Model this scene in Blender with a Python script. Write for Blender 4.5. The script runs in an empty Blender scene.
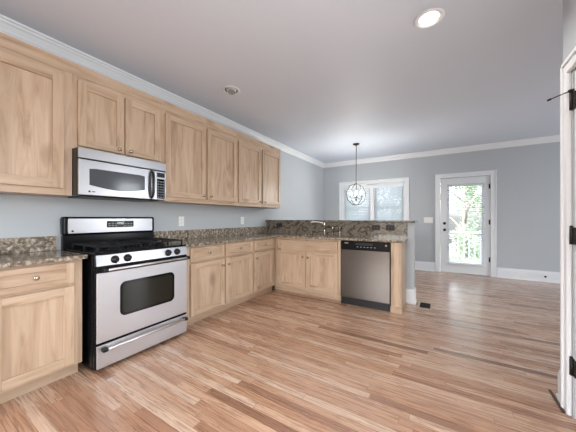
import bpy, bmesh, math, random
from mathutils import Vector, Matrix
random.seed(7)
S = bpy.context.scene
COL = S.collection

# ------------------------------------------------------------------ camera
cd = bpy.data.cameras.new('camera'); cam = bpy.data.objects.new('camera', cd); COL.objects.link(cam)
cam.location = (0, 0, 1.19); cam.rotation_euler = (math.pi/2, 0, math.radians(31.6))
cd.sensor_fit = 'HORIZONTAL'; cd.sensor_width = 36; cd.lens = 253/576*36
cd.shift_y = 2.25/576; cd.clip_start = 0.02; cd.clip_end = 300
S.camera = cam

# ------------------------------------------------------------------ world, lights, exposure
w = bpy.data.worlds.new('daylight'); S.world = w; w.use_nodes = True
nt = w.node_tree; nt.nodes.clear()
wo = nt.nodes.new('ShaderNodeOutputWorld'); bg = nt.nodes.new('ShaderNodeBackground')
sky = nt.nodes.new('ShaderNodeTexSky'); sky.sky_type = 'NISHITA'; sky.sun_disc = False
sky.sun_elevation = math.radians(50); sky.sun_rotation = math.radians(200); sky.dust_density = 4
hs = nt.nodes.new('ShaderNodeHueSaturation'); hs.inputs['Saturation'].default_value = .35
nt.links.new(sky.outputs[0], hs.inputs['Color']); nt.links.new(hs.outputs[0], bg.inputs[0]); nt.links.new(bg.outputs[0], wo.inputs[0])
bg.inputs[1].default_value = 1.5
S.view_settings.view_transform = 'Standard'; S.view_settings.look = 'None'
S.view_settings.gamma = 1; S.view_settings.use_curve_mapping = False
S.view_settings.exposure = 0.3

def area(name, loc, rot, sx, sy, power, color):
    l = bpy.data.lights.new(name, 'AREA'); l.shape = 'RECTANGLE'; l.size = sx; l.size_y = sy
    l.energy = power; l.color = color
    o = bpy.data.objects.new(name, l); COL.objects.link(o); o.location = loc; o.rotation_euler = rot
    return o
R90 = math.pi/2
# two added fill lights, then daylight from the dining room's right window
area('fill_back', (-1.15, -2.45, 1.45), (R90, 0, math.pi), 2.4, 1.9, 3, (1.0, .985, .96))  # unseen fill light added behind the camera
area('fill_kitchen_side', (.62, .30, 1.45), (R90, 0, R90), 1.2, 1.9, 36, (.95, .98, 1.0))  # unseen fill added on the right wall to brighten the left cabinets
for yy in (4.50, 4.86): area('daylight_dining_window', (4.56, yy, 1.45), (R90, 0, R90), .27, 1.95, 26, (.90, .95, 1.0))
for nm, lc, sx, sy in (('window_portal', (-1.54, 6.72, 1.48), 1.55, 1.2), ('door_portal', (.375, 6.72, 1.07), .75, 2.0)):
    p = area(nm, lc, (R90, 0, 0), sx, sy, 1, (1, 1, 1)); p.data.cycles.is_portal = True

# ------------------------------------------------------------------ materials
def newmat(name):
    m = bpy.data.materials.new(name); m.use_nodes = True
    return m, m.node_tree, m.node_tree.nodes['Principled BSDF']
def plain(name, col, rough=.5, metal=0, spec=.5, emit=None, es=0, coat=0):
    m, t, b = newmat(name)
    b.inputs['Base Color'].default_value = (*col, 1); b.inputs['Roughness'].default_value = rough
    b.inputs['Metallic'].default_value = metal; b.inputs['Specular IOR Level'].default_value = spec
    b.inputs['Coat Weight'].default_value = coat
    if emit: b.inputs['Emission Color'].default_value = (*emit, 1); b.inputs['Emission Strength'].default_value = es
    return m
def N(t, kind, **kw):
    n = t.nodes.new('ShaderNode'+kind)
    for k, v in kw.items(): setattr(n, k, v)
    return n
def mathn(t, op, a, b=None, c=None):
    n = N(t, 'Math', operation=op)
    for i, x in enumerate((a, b, c)):
        if x is None: continue
        if isinstance(x, (int, float)): n.inputs[i].default_value = x
        else: t.links.new(x, n.inputs[i])
    return n.outputs[0]
def ramp(t, fac, stops, interp='LINEAR'):
    r = N(t, 'ValToRGB'); e = r.color_ramp.elements; r.color_ramp.interpolation = interp
    while len(e) < len(stops): e.new(.5)
    for el, (p, c) in zip(e, stops): el.position = p; el.color = (*c, 1)
    t.links.new(fac, r.inputs[0]); return r.outputs[0]
def mix(t, fac, a, b, mode='MIX'):
    n = N(t, 'Mix', data_type='RGBA', blend_type=mode)
    for sock, x in ((n.inputs[0], fac), (n.inputs[6], a), (n.inputs[7], b)):
        if isinstance(x, (int, float)): sock.default_value = x
        elif isinstance(x, tuple): sock.default_value = (*x, 1)
        else: t.links.new(x, sock)
    return n.outputs[2]
def noise(t, vec, scale, detail=4, rough=.55, dist=0):
    n = N(t, 'TexNoise'); n.inputs['Scale'].default_value = scale; n.inputs['Detail'].default_value = detail
    n.inputs['Roughness'].default_value = rough; n.inputs['Distortion'].default_value = dist
    t.links.new(vec, n.inputs['Vector']); return n.outputs['Fac']
def mapping(t, vec, scale):
    n = N(t, 'Mapping'); n.inputs['Scale'].default_value = scale; t.links.new(vec, n.inputs['Vector']); return n.outputs[0]
def bump(t, b, h, strength=.2, dist=.002):
    n = N(t, 'Bump'); n.inputs['Strength'].default_value = strength; n.inputs['Distance'].default_value = dist
    t.links.new(h, n.inputs['Height']); t.links.new(n.outputs[0], b.inputs['Normal'])
def coords(t):
    c = N(t, 'TexCoord'); i = N(t, 'ObjectInfo')
    a = N(t, 'VectorMath', operation='ADD'); s = N(t, 'VectorMath', operation='SCALE')
    cx = N(t, 'CombineXYZ')
    for k in range(3): t.links.new(mathn(t, 'MULTIPLY', i.outputs['Random'], (17.3, 31.7, 23.1)[k]), cx.inputs[k])
    t.links.new(c.outputs['Object'], a.inputs[0]); t.links.new(cx.outputs[0], a.inputs[1])
    return a.outputs[0], i.outputs['Random']

def wood(name, axis, light, mid, dark, rough=.42):
    """knotty blond cabinet timber, grain along axis"""
    m, t, b = newmat(name); v, rnd = coords(t)
    sc = [9, 9, 9]; sc['xyz'.index(axis)] = .9
    g = noise(t, mapping(t, v, tuple(sc)), 1.6, 5, .6, 1.2)
    sc2 = [70, 70, 70]; sc2['xyz'.index(axis)] = 2.2
    f = noise(t, mapping(t, v, tuple(sc2)), 1.5, 3, .6)
    # staves glued side by side
    st = [7.5, 7.5, 7.5]; st['xyz'.index(axis)] = .15
    vo = N(t, 'TexVoronoi', feature='F1'); vo.inputs['Scale'].default_value = 1.3
    t.links.new(mapping(t, v, tuple(st)), vo.inputs['Vector'])
    sep = N(t, 'SeparateColor'); t.links.new(vo.outputs['Color'], sep.inputs[0])
    c = ramp(t, g, [(.28, dark), (.45, mid), (.62, light)])
    c = mix(t, mathn(t, 'MULTIPLY', sep.outputs[0], .45), c, mix(t, .5, mid, dark))
    c = mix(t, mathn(t, 'MULTIPLY', f, .30), c, dark)
    # knots
    ks = [3.2, 3.2, 3.2]; ks['xyz'.index(axis)] = 1.7
    kv = N(t, 'TexVoronoi', feature='F1'); kv.inputs['Scale'].default_value = 1.0
    t.links.new(mapping(t, v, tuple(ks)), kv.inputs['Vector'])
    k = ramp(t, kv.outputs['Distance'], [(.0, (1, 1, 1)), (.07, (.8, .8, .8)), (.20, (0, 0, 0))])
    c = mix(t, mathn(t, 'MULTIPLY', k, .6), c, (dark[0]*.55, dark[1]*.45, dark[2]*.4))
    t.links.new(c, b.inputs['Base Color']); b.inputs['Roughness'].default_value = rough
    bump(t, b, f, .08, .001)
    return m
WL, WM, WD = (.62, .475, .35), (.52, .378, .258), (.30, .195, .122)
wood_x = wood('blond_wood_x', 'x', WL, WM, WD); wood_y = wood('blond_wood_y', 'y', WL, WM, WD); wood_z = wood('blond_wood_z', 'z', WL, WM, WD)

def floor_mat():
    m, t, b = newmat('oak_strip_floor')
    c = N(t, 'TexCoord'); s = N(t, 'SeparateXYZ'); t.links.new(c.outputs['Object'], s.inputs[0])
    X, Y = s.outputs[0], s.outputs[1]
    W = .0585; L = 1.05
    ry = mathn(t, 'DIVIDE', Y, W); row = mathn(t, 'FLOOR', ry); fy = mathn(t, 'FRACT', ry)
    wn = N(t, 'TexWhiteNoise', noise_dimensions='1D'); t.links.new(row, wn.inputs['W'])
    off = mathn(t, 'MULTIPLY', wn.outputs['Value'], 7.7)
    rx = mathn(t, 'ADD', mathn(t, 'DIVIDE', X, L), off); cxn = mathn(t, 'FLOOR', rx); fx = mathn(t, 'FRACT', rx)
    cmb = N(t, 'CombineXYZ'); t.links.new(row, cmb.inputs[0]); t.links.new(cxn, cmb.inputs[1])
    wn2 = N(t, 'TexWhiteNoise', noise_dimensions='2D'); t.links.new(cmb.outputs[0], wn2.inputs['Vector'])
    idc = wn2.outputs['Color']; idv = wn2.outputs['Value']
    base = ramp(t, idv, [(0, (.17, .085, .052)), (.08, (.32, .17, .105)), (.24, (.47, .265, .165)), (.44, (.62, .42, .295)), (.60, (.49, .275, .165)), (.78, (.70, .52, .39)), (.92, (.60, .375, .245)), (1, (.36, .19, .12))])
    # grain
    sh = N(t, 'VectorMath', operation='SCALE'); t.links.new(idc, sh.inputs[0]); sh.inputs[3].default_value = 40
    ad = N(t, 'VectorMath', operation='ADD'); t.links.new(c.outputs['Object'], ad.inputs[0]); t.links.new(sh.outputs[0], ad.inputs[1])
    g = noise(t, mapping(t, ad.outputs[0], (1.2, 22, 1)), 2.2, 5, .62, 1.6)
    f = noise(t, mapping(t, ad.outputs[0], (4, 90, 1)), 1.6, 3, .6)
    col = mix(t, mathn(t, 'MULTIPLY', ramp(t, g, [(.34, (1, 1, 1)), (.56, (0, 0, 0))]), .65), base, (.23, .115, .07))
    col = mix(t, mathn(t, 'MULTIPLY', ramp(t, f, [(.42, (0, 0, 0)), (.72, (1, 1, 1))]), .42), col, (.24, .13, .08))
    # joints
    j1 = mathn(t, 'LESS_THAN', mathn(t, 'MINIMUM', fy, mathn(t, 'SUBTRACT', 1, fy)), .022)
    j2 = mathn(t, 'LESS_THAN', fx, .0022)
    j = mathn(t, 'MAXIMUM', j1, j2)
    col = mix(t, mathn(t, 'MULTIPLY', j, .75), col, (.10, .05, .03))
    t.links.new(col, b.inputs['Base Color'])
    t.links.new(mathn(t, 'ADD', mathn(t, 'MULTIPLY', g, .16), .20), b.inputs['Roughness'])
    b.inputs['Coat Weight'].default_value = .45; b.inputs['Coat Roughness'].default_value = .16
    bump(t, b, mathn(t, 'SUBTRACT', f, mathn(t, 'MULTIPLY', j, 2)), .10, .001)
    return m

def granite(name, vein):
    m, t, b = newmat(name); c = N(t, 'TexCoord'); v = c.outputs['Object']
    a = noise(t, v, 9, 6, .68, 1.4); p = noise(t, v, 34, 5, .72); q = noise(t, v, 150, 2, .6)
    col = ramp(t, a, [(.28, (.05, .04, .03)), (.38, (.19, .14, .095)), (.47, (.38, .31, .23)), (.58, (.52, .45, .36)), (.72, (.60, .56, .48))])
    spk = ramp(t, p, [(.41, (.012, .011, .010)), (.48, (.12, .095, .07)), (.56, (.34, .29, .23)), (.66, (.68, .64, .58))])
    col = mix(t,   .70 if not vein else .30, col, spk)
    col = mix(t, ramp(t, q, [(.62, (0, 0, 0)), (.70, (.8, .8, .8))]), col, (.015, .012, .012))
    if vein:
        wv = N(t, 'TexWave', wave_type='BANDS', bands_direction='DIAGONAL'); wv.inputs['Scale'].default_value = 1.7
        wv.inputs['Distortion'].default_value = 22; wv.inputs['Detail'].default_value = 4; wv.inputs['Detail Scale'].default_value = 1.3
        t.links.new(mapping(t, v, (1, 1, -1.6)), wv.inputs['Vector'])
        col = mix(t, ramp(t, wv.outputs['Fac'], [(.0, (.9, .9, .9)), (.22, (0, 0, 0))]), col, (.03, .022, .018))
        col = mix(t, ramp(t, wv.outputs['Fac'], [(.80, (0, 0, 0)), (.98, (.5, .5, .5))]), col, (.34, .30, .25))
        col = mix(t, .55, col, (.05, .04, .03))
    t.links.new(col, b.inputs['Base Color']); b.inputs['Roughness'].default_value = .12
    return m
def brushed(name, col, axis, rough=.36):
    m, t, b = newmat(name); c = N(t, 'TexCoord')
    sc = [160, 160, 160]; sc['xyz'.index(axis)] = 1.5
    n = noise(t, mapping(t, c.outputs['Object'], tuple(sc)), 1, 2)
    t.links.new(mathn(t, 'ADD', mathn(t, 'MULTIPLY', n, .06), rough-.03), b.inputs['Roughness'])
    b.inputs['Base Color'].default_value = (*col, 1); b.inputs['Metallic'].default_value = 1
    return m
def paint(name, col, rough=.6, bs=.05):
    m, t, b = newmat(name); c = N(t, 'TexCoord'); n = noise(t, c.outputs['Object'], 180, 3)
    big = noise(t, c.outputs['Object'], 1.3, 2)
    t.links.new(mix(t, mathn(t, 'MULTIPLY', big, .08), col, tuple(x*.9 for x in col)), b.inputs['Base Color'])
    b.inputs['Roughness'].default_value = rough; bump(t, b, n, bs, .001)
    return m
def pane(name):
    m, t, b = newmat(name); t.nodes.remove(b); o = t.nodes['Material Output']
    tr = N(t, 'BsdfTransparent'); gl = N(t, 'BsdfGlossy'); gl.inputs['Roughness'].default_value = .02
    fr = N(t, 'Fresnel'); fr.inputs[0].default_value = 1.3
    mx = N(t, 'MixShader'); t.links.new(fr.outputs[0], mx.inputs[0]); t.links.new(tr.outputs[0], mx.inputs[1]); t.links.new(gl.outputs[0], mx.inputs[2])
    t.links.new(mx.outputs[0], o.inputs[0]); return m
def leafmat(name, c1, c2):
    m, t, b = newmat(name); c = N(t, 'TexCoord'); n = noise(t, c.outputs['Object'], 2.5, 3)
    t.links.new(mix(t, n, c1, c2), b.inputs['Base Color']); b.inputs['Roughness'].default_value = .6
    o = t.nodes['Material Output']; tl = N(t, 'BsdfTranslucent'); tl.inputs[0].default_value = (*c2, 1)
    mx = N(t, 'MixShader'); mx.inputs[0].default_value = .45
    t.links.new(b.outputs[0], mx.inputs[1]); t.links.new(tl.outputs[0], mx.inputs[2]); t.links.new(mx.outputs[0], o.inputs[0])
    return m
def slatmat():
    m, t, b = newmat('blind_slat_white'); b.inputs['Base Color'].default_value = (.80, .82, .84, 1); b.inputs['Roughness'].default_value = .45
    o = t.nodes['Material Output']; tl = N(t, 'BsdfTranslucent'); tl.inputs[0].default_value = (.8, .85, .9, 1)
    mx = N(t, 'MixShader'); mx.inputs[0].default_value = .5
    t.links.new(b.outputs[0], mx.inputs[1]); t.links.new(tl.outputs[0], mx.inputs[2]); t.links.new(mx.outputs[0], o.inputs[0]); return m
def bark():
    m, t, b = newmat('bark'); c = N(t, 'TexCoord'); n = noise(t, mapping(t, c.outputs['Object'], (12, 12, 2)), 2, 4)
    t.links.new(ramp(t, n, [(.3, (.22, .19, .16)), (.7, (.40, .35, .30))]), b.inputs['Base Color']); b.inputs['Roughness'].default_value = .9; bump(t, b, n, .5, .02); return m

M = dict(
    floor=floor_mat(), granite=granite('speckled_granite', False), granite_v=granite('veined_granite', True),
    wall=paint('grey_wall_paint', (.462, .497, .525)), ceil=paint('ceiling_paint', (.66, .725, .82)), white=paint('white_trim_paint', (.78, .81, .84), .35, .0),
    steel=brushed('brushed_steel', (.60, .60, .625), 'y', .42), steel_shaded=brushed('brushed_steel_shaded', (.13, .117, .107), 'z', .24),  # dishwasher steel has its dim lighting put into a darker, browner colour
    keygrey=plain('key_marking', (.16, .165, .17), .4), steel_dimmed=brushed('brushed_steel_panel', (.47, .47, .49), 'y', .30), black=plain('black_enamel', (.006, .006, .007), .20, spec=.18), iron=plain('cast_iron', (.008, .008, .009), .55, spec=.3), rubber=plain('black_plastic', (.010, .010, .011), .4, spec=.3),  # panel steel: same steel as the range door, colour darkened to dim its reflections
    glass_dark=plain('dark_oven_glass', (.006, .006, .006), .06, spec=.15), glass_grey=plain('grey_microwave_glass', (.06, .065, .075), .12, spec=.4),
    pane=pane('window_glass'), nickel=plain('satin_nickel', (.48, .44, .39), .25, 1), bronze=plain('dark_bronze', (.022, .018, .016), .45, .4),
    chrome=plain('chrome', (.50, .48, .45), .18, 1), plate=plain('white_plastic', (.82, .82, .80), .35), dark=plain('near_black', (.012, .010, .009), .7),  # near-black serves emblems, outlet slots and the vent backing
    slat=slatmat(), bulb=plain('lit_bulb', (1, .95, .85), .3, emit=(1, .93, .82), es=14), lens=plain('lit_lens', (1, 1, 1), .4, emit=(1, .96, .88), es=14),
    grey=plain('grey_marking', (.45, .46, .48), .4), whitemark=plain('white_marking', (.85, .85, .85), .4), lcd=plain('display_glass', (.02, .024, .03), .12),
    blonde=plain('pale_wood_vent', (.45, .36, .27), .5), deck=plain('deck_boards', (.36, .33, .30), .8), rail=plain('railing_paint', (.42, .45, .45), .6),
    leaf_a=leafmat('leaf_green', (.14, .22, .15), (.28, .38, .24)), leaf_b=leafmat('leaf_pale', (.22, .31, .22), (.42, .52, .36)), bark=bark(),
    ground=plain('ground', (.12, .14, .08), .9), can=plain('can_baffle', (.55, .55, .56), .35), eyeball=plain('eyeball_grey', (.30, .31, .31), .4), strip_brown=plain('dark_strip', (.045, .03, .022), .5),
)

# ------------------------------------------------------------------ mesh helpers
def wloc(o):
    v = Vector((0, 0, 0))
    while o is not None: v += o.location; o = o.parent
    return v
class MB:
    def __init__(s): s.bm = bmesh.new(); s.mi = 0
    def _tag(s, fs):
        for f in fs: f.material_index = s.mi
    def box(s, x0, x1, y0, y1, z0, z1, bev=0, seg=2):
        x0, x1 = sorted((x0, x1)); y0, y1 = sorted((y0, y1)); z0, z1 = sorted((z0, z1))
        tmp = bmesh.new()
        bmesh.ops.create_cube(tmp, size=1)
        for v in tmp.verts: v.co = Vector(((x0+x1)/2+v.co.x*(x1-x0), (y0+y1)/2+v.co.y*(y1-y0), (z0+z1)/2+v.co.z*(z1-z0)))
        if bev: bmesh.ops.bevel(tmp, geom=tmp.edges[:], offset=bev, segments=seg, profile=.5, affect='EDGES')
        s.merge(tmp); return s
    def merge(s, tmp, smooth=False):
        mp = {}
        for v in tmp.verts: mp[v] = s.bm.verts.new(v.co)
        for f in tmp.faces:
            try: g = s.bm.faces.new([mp[v] for v in f.verts]); g.material_index = s.mi; g.smooth = smooth or f.smooth
            except ValueError: pass
        tmp.free()
    def cyl(s, p0, p1, r0, r1=None, n=20, caps=True):
        p0 = Vector(p0); p1 = Vector(p1); r1 = r0 if r1 is None else r1
        d = (p1-p0); L = d.length; tmp = bmesh.new()
        bmesh.ops.create_cone(tmp, cap_ends=caps, segments=n, radius1=r0, radius2=r1, depth=L)
        q = d.to_track_quat('Z', 'Y').to_matrix().to_4x4(); q.translation = (p0+p1)/2
        bmesh.ops.transform(tmp, matrix=q, verts=tmp.verts)
        for f in tmp.faces: f.smooth = len(f.verts) == 4
        s.merge(tmp); return s
    def sph(s, c, r, sc=(1, 1, 1), u=20, v=12):
        tmp = bmesh.new(); bmesh.ops.create_uvsphere(tmp, u_segments=u, v_segments=v, radius=r)
        for q in tmp.verts: q.co = Vector((q.co.x*sc[0]+c[0], q.co.y*sc[1]+c[1], q.co.z*sc[2]+c[2]))
        s.merge(tmp, True); return s
    def tube(s, pts, r, n=10, closed=False):
        pts = [Vector(p) for p in pts]; rings = []; K = len(pts)
        up = None
        for i, p in enumerate(pts):
            a = pts[(i-1) % K] if (closed or i) else p; b_ = pts[(i+1) % K] if (closed or i < K-1) else p
            d = (b_-a).normalized()
            if up is None: up = d.orthogonal().normalized()
            up = (up-d*up.dot(d)).normalized(); sd = d.cross(up)
            rr = r(i/(K-1)) if callable(r) else r
            rings.append([s.bm.verts.new(p+(up*math.cos(2*math.pi*k/n)+sd*math.sin(2*math.pi*k/n))*rr) for k in range(n)])
        for i in range(K if closed else K-1):
            A, B = rings[i], rings[(i+1) % K]
            for k in range(n):
                f = s.bm.faces.new((A[k], A[(k+1) % n], B[(k+1) % n], B[k])); f.smooth = True; f.material_index = s.mi
        if not closed:
            for rg in (rings[0][::-1], rings[-1]): s.bm.faces.new(rg).material_index = s.mi
        return s
    def lathe(s, c, prof, axis=(0, 0, 1), n=28, loop=False):
        ax = Vector(axis).normalized(); u = ax.orthogonal().normalized(); v = ax.cross(u); c = Vector(c)
        rings = [[s.bm.verts.new(c+ax*h+(u*math.cos(2*math.pi*k/n)+v*math.sin(2*math.pi*k/n))*max(r, 1e-5)) for k in range(n)] for r, h in prof]
        for A, B in list(zip(rings, rings[1:]))+([(rings[-1], rings[0])] if loop else []):
            for k in range(n):
                f = s.bm.faces.new((A[k], A[(k+1) % n], B[(k+1) % n], B[k])); f.smooth = True; f.material_index = s.mi
        for rg in ([] if loop else [rings[0][::-1], rings[-1]]):
            f = s.bm.faces.new(rg); f.material_index = s.mi
        return s
    def prism(s, poly, fn, d0, d1):
        """poly: 2-D points; fn(a, d, b) -> xyz"""
        A = [s.bm.verts.new(fn(a, d0, b)) for a, b in poly]; B = [s.bm.verts.new(fn(a, d1, b)) for a, b in poly]
        s.bm.faces.new(A[::-1]).material_index = s.mi; s.bm.faces.new(B).material_index = s.mi
        n = len(poly)
        for i in range(n): s.bm.faces.new((A[i], A[(i+1) % n], B[(i+1) % n], B[i])).material_index = s.mi
        return s
def rrect(a0, a1, b0, b1, r, n=6):
    out = []
    for cx, cy, st in ((a1-r, b1-r, 0), (a0+r, b1-r, 90), (a0+r, b0+r, 180), (a1-r, b0+r, 270)):
        for k in range(n+1):
            t = math.radians(st+90*k/n); out.append((cx+r*math.cos(t), cy+r*math.sin(t)))
    return out
def obj(name, mb, mats, parent=None, origin=None):
    me = bpy.data.meshes.new(name); bm = mb.bm
    bmesh.ops.recalc_face_normals(bm, faces=bm.faces[:])
    if parent is not None: off = wloc(parent)
    elif origin is not None: off = Vector(origin)
    else:
        xs = [v.co for v in bm.verts]; lo = [min(c[i] for c in xs) for i in range(3)]; hi = [max(c[i] for c in xs) for i in range(3)]
        off = Vector(((lo[0]+hi[0])/2, (lo[1]+hi[1])/2, lo[2]))
    bmesh.ops.translate(bm, vec=-off, verts=bm.verts[:])
    bm.to_mesh(me); bm.free()
    for mm in (mats if isinstance(mats, (list, tuple)) else [mats]): me.materials.append(mm)
    o = bpy.data.objects.new(name, me); COL.objects.link(o)
    if parent is not None: o.parent = parent
    else: o.location = off
    return o
def thing(name, label, cat, loc, group=None):
    o = bpy.data.objects.new(name, None); COL.objects.link(o); o.location = loc; o.empty_display_size = .1
    return tag(o, label, cat, group)
def tag(o, label, cat, group=None):
    o['label'] = label; o['category'] = cat
    if group: o['group'] = group
    return o
def struct(name, mb, mats, parent=None):
    o = obj(name, mb, mats, parent)
    if parent is None: o['kind'] = 'structure'
    return o

# ------------------------------------------------------------------ room shell
XL, YF, CZ = -2.87, 6.556, 2.70
XR, XD, YB = .655, 4.60, -2.60           # stub wall by the door, dining room right wall, back wall
YC = 2.318                               # end of the stub wall
struct('floor', MB().box(XL-.12, XD+.12, YB-.12, YF+.15, -.08, 0), M['floor'])
LIGHTS = [(-.094, 2.187), (-2.13, 2.185)]
# ceiling with the two round cut-outs
ceil = MB()
def ceiling_mesh():
    bm = ceil.bm; x0, x1, y0, y1 = XL-.12, XD+.12, YB-.12, YF+.15; n = 32; r = .082; h = .16
    def q(a, b, c, d, z): bm.faces.new([bm.verts.new((p[0], p[1], z)) for p in (a, b, c, d)])
    xs = [x0]; 
    for cx, cy in sorted(LIGHTS): xs += [cx-h, cx+h]
    xs.append(x1); ya, yb = LIGHTS[0][1]-h, LIGHTS[0][1]+h
    for z in (CZ, CZ+.10):
        q((x0, y0), (x1, y0), (x1, ya), (x0, ya), z); q((x0, yb), (x1, yb), (x1, y1), (x0, y1), z)
        for i in range(0, len(xs)-1, 2): q((xs[i], ya), (xs[i+1], ya), (xs[i+1], yb), (xs[i], yb), z)
        for cx, cy in LIGHTS:
            cyy = LIGHTS[0][1]
            ring = [bm.verts.new((cx+r*math.cos(2*math.pi*k/n), cyy+r*math.sin(2*math.pi*k/n), z)) for k in range(n)]
            sq = []
            for k in range(n):
                a = 2*math.pi*k/n; m_ = max(abs(math.cos(a)), abs(math.sin(a)))
                sq.append(bm.verts.new((cx+h*math.cos(a)/m_, cyy+h*math.sin(a)/m_, z)))
            for k in range(n): bm.faces.new((ring[k], ring[(k+1) % n], sq[(k+1) % n], sq[k]))
ceiling_mesh()
struct('ceiling', ceil, M['ceil'])
struct('wall_left', MB().box(XL-.12, XL, YB-.12, YF+.15, 0, CZ), M['wall'])
# far wall around window and door
wx0, wx1, wz0, wz1 = -2.30, -.785, .90, 2.055       # window opening
dx0, dx1, dz1 = -.062, .812, 2.066                   # door opening
wf = MB(); y0, y1 = YF, YF+.15
for a in ((XL, wx0, 0, CZ), (wx0, wx1, 0, wz0), (wx0, wx1, wz1, CZ), (wx1, dx0, 0, CZ), (dx0, dx1, dz1, CZ), (dx1, XD+.12, 0, CZ)): wf.box(a[0], a[1], y0, y1, a[2], a[3])
struct('wall_far', wf, M['wall'])
# stub wall with the closet door, and the wall that closes the dining room behind it
py0, py1, pz1 = 1.345, 2.165, 2.066
ws = MB()
for a in ((YB, -.35, 0, CZ), (-.35, .95, 0, .45), (-.35, .95, 2.45, CZ), (.95, py0, 0, CZ), (py0, py1, pz1, CZ), (py1, YC, 0, CZ)): ws.box(XR, XR+.12, a[0], a[1], a[2], a[3])  # includes an unseen opening added for the kitchen-side fill
ws.box(XR+.12, XD, YC-.12, YC, 0, CZ); ws.box(XR+.12, XR+.14, .9, YC-.12, 0, CZ)
struct('wall_right', ws, M['wall'])
# dining room right wall with its window opening, kitchen back wall with an unseen opening added for the fill
wd = MB()
for a in ((YC-.12, 4.32, 0, CZ), (4.32, 5.04, 0, .45), (4.32, 5.04, 2.45, CZ), (4.65, 4.71, .45, 2.45), (5.04, YF+.15, 0, CZ)): wd.box(XD, XD+.12, a[0], a[1], a[2], a[3])
struct('wall_dining', wd, M['wall'])
wb = MB()
for a in ((XL, -2.35, 0, CZ), (-2.35, .05, 0, .5), (-2.35, .05, 2.4, CZ), (.05, XR+.12, 0, CZ)): wb.box(a[0], a[1], YB-.12, YB, a[2], a[3])
struct('wall_back', wb, M['wall'])
# pony wall that carries the raised bar
PY0, PY1, PX1 = 3.905, 4.045, -.350
struct('wall_bar', MB().box(XL, PX1, PY0, PY1, 0, 1.125), M['wall'])

# crown moulding
CP = [(0, -.105), (.012, -.105), (.016, -.092), (.022, -.088), (.030, -.070), (.048, -.042), (.062, -.030), (.066, -.020), (.080, -.016), (.080, 0), (0, 0)]
struct('trim_1', MB().prism([(XL+a, CZ+b) for a, b in CP], lambda a, d, b: (a, d, b), YB, YF), M['white'])
struct('trim_2', MB().prism([(YF-a, CZ+b) for a, b in CP], lambda a, d, b: (d, a, b), XL, XD), M['white'])
struct('trim_3', MB().prism([(XD-a, CZ+b) for a, b in CP], lambda a, d, b: (a, d, b), YC, YF), M['white'])
# baseboards
BP = [(0, 0), (.030, 0), (.030, .010), (.024, .022), (.018, .026), (.018, .150), (.014, .165), (.016, .172), (.010, .185), (.008, .200), (0, .200)]
def base_far(name, x0, x1): struct(name, MB().prism([(YF-a, b) for a, b in BP], lambda a, d, b: (d, a, b), x0, x1), M['white'])
base_far('baseboard_far', XL, -.157); base_far('baseboard_far_right', .918, XD)
struct('baseboard_left', MB().prism([(XL+a, b) for a, b in BP], lambda a, d, b: (a, d, b), PY1+.03, YF-.03), M['white'])
struct('baseboard_dining', MB().prism([(XD-a, b) for a, b in BP], lambda a, d, b: (a, d, b), YC+.03, YF-.03), M['white'])
bb = MB().prism([(PX1+a*.7, b) for a, b in BP], lambda a, d, b: (a, d, b), PY0-.012, PY1+.012)
bb.prism([(PY0-a*.7, b) for a, b in BP], lambda a, d, b: (d, a, b), -.447, PX1+.012)
bb.prism([(PY1+a*.7, b) for a, b in BP], lambda a, d, b: (d, a, b), XL, PX1+.012)
struct('baseboard_bar', bb, M['white'])
rb = MB().prism([(YC+a*2.6, b) for a, b in BP], lambda a, d, b: (d, a, b), XR-.012, XD)
rb.prism([(XR-a*.6, b) for a, b in BP], lambda a, d, b: (a, d, b), 2.292, YC+.03)
struct('baseboard_right', rb, M['white'])
struct('floor_strip', MB().box(.618, .632, 2.20, 2.44, 0, .006), M['strip_brown'])  # flat dark strip on the floor beside the baseboard end

# casings (profiled boards)
def casing(name, fn, a0, a1, top, w=.098, z0=0, bottom=None):
    m = MB()
    def leg(p0, p1, z, zt):
        lo, hi = sorted((p0, p1))
        for (i0, i1, dep) in ((0, 1, .016),):
            c0 = fn(lo, 0, z); c1 = fn(hi, dep, zt); m.box(c0[0], c1[0], c0[1], c1[1], c0[2], c1[2], .003, 1)
    leg(a0-w, a0, z0, top); leg(a1, a1+w, z0, top)
    c0 = fn(a0-w, 0, top); c1 = fn(a1+w, .016, top+w); m.box(c0[0], c1[0], c0[1], c1[1], c0[2], c1[2], .003, 1)
    # raised outer band
    for (p0, p1, q0, q1) in ((a0-w, a0-w+.022, z0, top+w), (a1+w-.022, a1+w, z0, top+w), (a0-w, a1+w, top+w-.022, top+w)):
        c0 = fn(p0, 0, q0); c1 = fn(p1, .027, q1); m.box(c0[0], c1[0], c0[1], c1[1], c0[2], c1[2], .004, 2)
    # inner bead
    for (p0, p1, q0, q1) in ((a0-.016, a0-.004, z0, top), (a1+.004, a1+.016, z0, top), (a0-.016, a1+.016, top+.004, top+.016)):
        c0 = fn(p0, 0, q0); c1 = fn(p1, .021, q1); m.box(c0[0], c1[0], c0[1], c1[1], c0[2], c1[2], .003, 1)
    return struct(name, m, M['white'])
farf = lambda a, d, z: (a, YF-d, z)
casing('trim_5', farf, dx0, dx1, dz1+.002)
casing('trim_6', farf, wx0, wx1, wz1, z0=wz0)
struct('trim_7', MB().box(wx0-.12, wx1+.12, YF-.055, YF+.02, wz0-.03, wz0, .004).box(wx0-.098, wx1+.098, YF-.018, YF, wz0-.11, wz0-.03, .003), M['white'])
casing('trim_8', lambda a, d, z: (XR-d, a, z), py0, py1+.02, pz1+.002, w=.086)

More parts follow.
